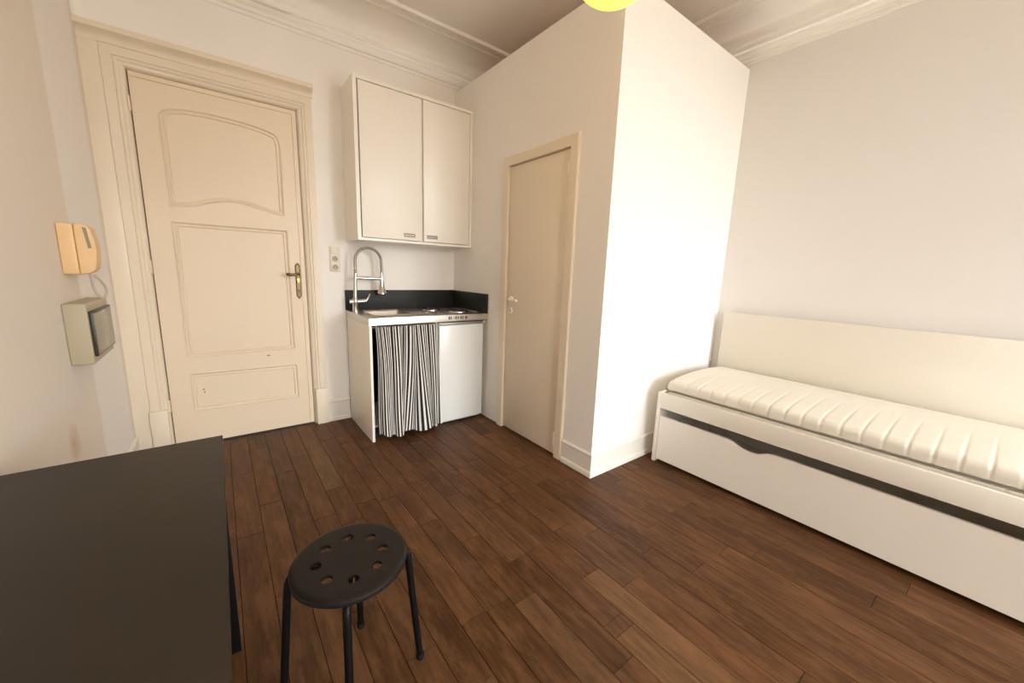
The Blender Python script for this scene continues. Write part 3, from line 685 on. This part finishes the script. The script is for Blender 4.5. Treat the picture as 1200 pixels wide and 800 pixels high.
# ================================================================== DAYBED
BX, BY0, BY1, RT = 2.6256, -1.931, -4.000, 0.504
t = thing('daybed_frame', 'white daybed frame with tall backboard along the right wall', 'bed', (3.07, -2.96, 0))
bm = B(); box(bm, BX-0.002, 3.500, BY0-0.024, BY0, 0, RT+0.001, 0.0015); link('end_panel', bm, 'bedwhite', t, smooth=40)
bm = B(); box(bm, BX-0.002, 3.500, BY1, BY1+0.024, 0, RT+0.001, 0.0015); link('end_panel', bm, 'bedwhite', t, smooth=40)
bx('front_rail', (BX, BX+0.022, BY1+0.024, BY0-0.024, 0.396, RT), 'bedwhite', t, 0.0015)
bx('rear_rail', (3.455, 3.477, BY1+0.024, BY0-0.024, 0.396, RT), 'bedwhite', t, 0.0015)
bx('backboard', (3.480, 3.502, BY1+0.004, BY0+0.012, 0.30, 1.030), 'backboard', t, 0.002)
bx('slat_ledge', (BX+0.022, BX+0.045, BY1+0.024, BY0-0.024, 0.40, 0.428), 'slatwood', t, 0)
bx('slat_ledge', (3.432, 3.455, BY1+0.024, BY0-0.024, 0.40, 0.428), 'slatwood', t, 0)
for k in range(14):
    y = BY0-0.11-k*0.142
    bx('slat', (BX+0.024, 3.453, y-0.035, y+0.035, 0.428, 0.440), 'slatwood', t, 0.002, 1)

t = thing('trundle_drawer', 'white underbed drawer with scooped finger grip, rolled below the daybed', 'drawer', (2.9, -2.96, 0.02))
cut = [(-2.405, 0.3387), (-2.425, 0.3365), (-2.445, 0.330), (-2.465, 0.320), (-2.485, 0.312), (-2.510, 0.3075), (-2.545, 0.3065), (-2.572, 0.309), (-2.590, 0.315), (-2.606, 0.324), (-2.622, 0.3325), (-2.640, 0.337), (-2.655, 0.3387)]
yL, yR = BY0-0.030, BY1+0.030
pts = [(yL, 0.026), (yL, 0.3387)]+cut+[(yR, 0.3387), (yR, 0.026)]
bm = B(); extrude_outline(bm, pts, lambda u, v, h: (h, u, v), BX+0.002, BX+0.020); link('drawer_front', bm, 'bedwhite', t)
bx('drawer_side', (BX+0.020, 3.35, yL-0.018, yL, 0.05, 0.24), 'bedwhite', t, 0.001)
bx('drawer_side', (BX+0.020, 3.35, yR, yR+0.018, 0.05, 0.24), 'bedwhite', t, 0.001)
bx('drawer_back', (3.35, 3.366, yR, yL, 0.05, 0.24), 'bedwhite', t, 0.001)
bx('drawer_bottom', (BX+0.020, 3.35, yR+0.018, yL-0.018, 0.05, 0.062), 'bedwhite', t, 0)
for x in (2.75, 3.25):
    for y in (yL-0.12, yR+0.12):
        bm = B(); lathe(bm, [(0, -0.012), (0.025, -0.012), (0.025, 0.012), (0, 0.012)], (x, y, 0.025), 'Y', 16); link('caster', bm, 'rubber', t, smooth=40)

t = thing('mattress', 'cream quilted mattress with grey piping lying on the daybed', 'mattress', (3.07, -2.96, 0.44))
mx0, mx1, my0, my1 = BX+0.034, 3.448, BY0-0.036, BY1+0.036
def mat_shell(z0, z1, rb, rt, rise, pinch, pitch=0.0795, y_ref=-2.424, step=0.004, bulge=0.0):
    """rounded slab; pinched in along cross seams"""
    bm = B(); rings = []
    n = int((my0-my1)/step); ys = [my0-(my0-my1)*i/n for i in range(n+1)]
    for y in ys:
        d_end = min(my0-y, y-my1); R = 0.05
        k = 1.0 if d_end >= R else math.sqrt(max(0, 1-((R-d_end)/R)**2))
        ph = abs(((y-y_ref+pitch/2) % pitch)-pitch/2)
        pc = pinch*math.exp(-(ph/0.0062)**2) - bulge*math.cos(math.pi*ph/(pitch/2))*0
        ix = 0.012*(1-k)
        a, b = mx0+ix, mx1-ix
        zt = z1-(1-k)*min(0.035, (z1-z0)*0.5); zb = z0
        sec = []
        sec += [(x, z, 1) for x, z in arcpts((a+rb, zb+rb), rb, 270, 180, 3)]
        sec += [(x, z, 1) for x, z in arcpts((a+rt, zt-rt), rt, 180, 90, 7)]
        m_ = 14
        for i in range(1, m_): 
            q = i/m_; x = a+rt+(b-a-2*rt)*q
            sec.append((x, zt+rise*math.sin(math.pi*q)**0.6, max(0, 1-q*1.7)))
        sec += [(x, z, 0.6) for x, z in arcpts((b-rt, zt-rt), rt, 90, 0, 5)]
        sec += [(x, z, 0.6) for x, z in arcpts((b-rb, zb+rb), rb, 0, -90, 3)]
        cx_, cz_ = (a+b)/2, (z0+z1)/2
        rg_ = []
        for x, z, w_ in sec:
            dx = (pc*w_ if x < a+rt+0.002 else 0); dz = (pc*w_ if z > zt-rt*0.6 else 0)
            rg_.append(bm.verts.new((x+dx, y, z-dz*0.8)))
        rings.append(rg_)
    for A, C in zip(rings, rings[1:]):
        for k in range(len(A)): bm.faces.new((A[k], A[(k+1) % len(A)], C[(k+1) % len(A)], C[k]))
    bm.faces.new(rings[0][::-1]); bm.faces.new(rings[-1])
    return bm
link('top_cover', mat_shell(0.524, 0.600, 0.012, 0.040, 0.024, 0.0034), 'mattress', t, smooth=60)
link('base_cover', mat_shell(0.441, 0.520, 0.008, 0.010, 0.0, 0.003, pitch=0.1), 'mattress_side', t, smooth=50)
bm = B(); pp = rrect(mx0-0.001, mx1+0.001, my1-0.001, my0+0.001, 0.02, 4); tube(bm, [(x, y, 0.5220) for x, y in pp], 0.0042, 8, closed=True)
link('piping', bm, 'piping', t, smooth=60)

# ================================================================== DESK
DX1, DY0, DY1, DZ = 0.2300, -1.884, -2.96, 0.750
t = thing('desk', 'black narrow desk against the left wall', 'desk', (0, -2.4, 0))
bx('desk_top', (XL+0.004, DX1, DY1, DY0, DZ-0.034, DZ), 'black', t, 0.0015)
for x in (XL+0.010, DX1-0.062):
    for y in (DY1+0.008, DY0-0.060): bx('leg', (x, x+0.052, y, y+0.052, 0, DZ-0.034), 'metal_black', t, 0.002)
bx('apron', (XL+0.062, DX1-0.062, DY0-0.040, DY0-0.022, DZ-0.10, DZ-0.034), 'black', t, 0.001)
bx('apron', (XL+0.062, DX1-0.062, DY1+0.022, DY1+0.040, DZ-0.10, DZ-0.034), 'black', t, 0.001)
bx('apron', (XL+0.026, XL+0.044, DY1+0.060, DY0-0.060, DZ-0.10, DZ-0.034), 'black', t, 0.001)

# ================================================================== STOOL
SC = Vector((0.502, -2.270, 0)); SR = 0.160
t = thing('stool', 'black round stool with ring of holes in its seat and four tube legs', 'stool', (SC.x, SC.y, 0))
bm = B()
lathe(bm, [(0, 0.4485), (0.06, 0.4485), (0.11, 0.449), (0.142, 0.4505), (0.152, 0.4495), (0.1585, 0.445), (0.1605, 0.4385), (0.159, 0.430), (0.154, 0.4265), (0.148, 0.428), (0.146, 0.438), (0.11, 0.4395), (0, 0.4395)], (SC.x, SC.y, 0), 'Z', 72)
seat = link('seat', bm, 'plastic_black', None, smooth=40)
bm = B()
for k in range(8):
    a = math.radians(22.5*0+80+45*k); lathe(bm, [(0, 0.40), (0.0155, 0.40), (0.0155, 0.48), (0, 0.48)], (SC.x+0.091*math.cos(a), SC.y+0.091*math.sin(a), 0), 'Z', 20)
cut_o = link('hole_cutter', bm, 'plastic_black')
md = seat.modifiers.new('holes', 'BOOLEAN'); md.object = cut_o; md.operation = 'DIFFERENCE'; md.solver = 'EXACT'
dg = bpy.context.evaluated_depsgraph_get()
me2 = bpy.data.meshes.new_from_object(seat.evaluated_get(dg)); seat.modifiers.clear(); seat.data = me2; me2.name = 'seat'
me2.polygons.foreach_set('use_smooth', [True]*len(me2.polygons)); me2.set_sharp_from_angle(angle=math.radians(35))
bpy.data.objects.remove(cut_o)
seat.parent = t; seat.matrix_parent_inverse = t.matrix_world.inverted()
for a in (-12, 70, 164, 252):
    ar = math.radians(a); ux, uy = math.cos(ar), math.sin(ar)
    path = [(0.060, 0.4285), (0.120, 0.4290), (0.146, 0.4275), (0.157, 0.4215), (0.163, 0.409), (0.166, 0.390), (0.184, 0.18), (0.200, 0.008)]
    bm = B(); tube(bm, [(SC.x+r*ux, SC.y+r*uy, z) for r, z in path], 0.0108, 14)
    lg = link('leg', bm, 'metal_black', t, smooth=50)
    bm = B(); lathe(bm, [(0, 0), (0.0125, 0), (0.0125, 0.018), (0.0108, 0.02)], (SC.x+0.2005*ux, SC.y+0.2005*uy, 0), 'Z', 14)
    link('foot_cap', bm, 'rubber', lg, smooth=40)
bm = B(); box(bm, SC.x-0.05, SC.x+0.05, SC.y-0.05, SC.y+0.05, 0.419, 0.439, 0.003); link('under_plate', bm, 'metal_black', t)

# ================================================================== PENDANT LAMP
LC = Vector((1.150, -2.555, 2.122)); LR = 0.125
t = thing('pendant_lamp', 'glowing yellow globe lamp hanging from the ceiling', 'lamp', (LC.x, LC.y, H))
pr = [(LR*math.sin(a), -LR*math.cos(a)) for a in [math.pi*i/28 for i in range(0, 27)]]
bm = B(); lathe(bm, pr, LC, 'Z', 48); link('shade', bm, 'lamp', t, smooth=60)
bm = B(); lathe(bm, [(0.032, LR*0.955), (0.034, LR+0.004), (0.020, LR+0.03), (0.010, LR+0.05), (0, LR+0.05)], LC, 'Z', 24); link('lamp_holder', bm, 'white', t, smooth=40)
bm = B(); tube(bm, [(LC.x, LC.y, LC.z+LR+0.04), (LC.x, LC.y, H-0.02)], 0.003, 8); link('lamp_cord', bm, 'cord', t, smooth=50)
bm = B(); lathe(bm, [(0, H-0.035), (0.02, H-0.035), (0.045, H-0.012), (0.05, H), (0, H)], (LC.x, LC.y, 0), 'Z', 28); link('ceiling_rose', bm, 'white', t, smooth=40)
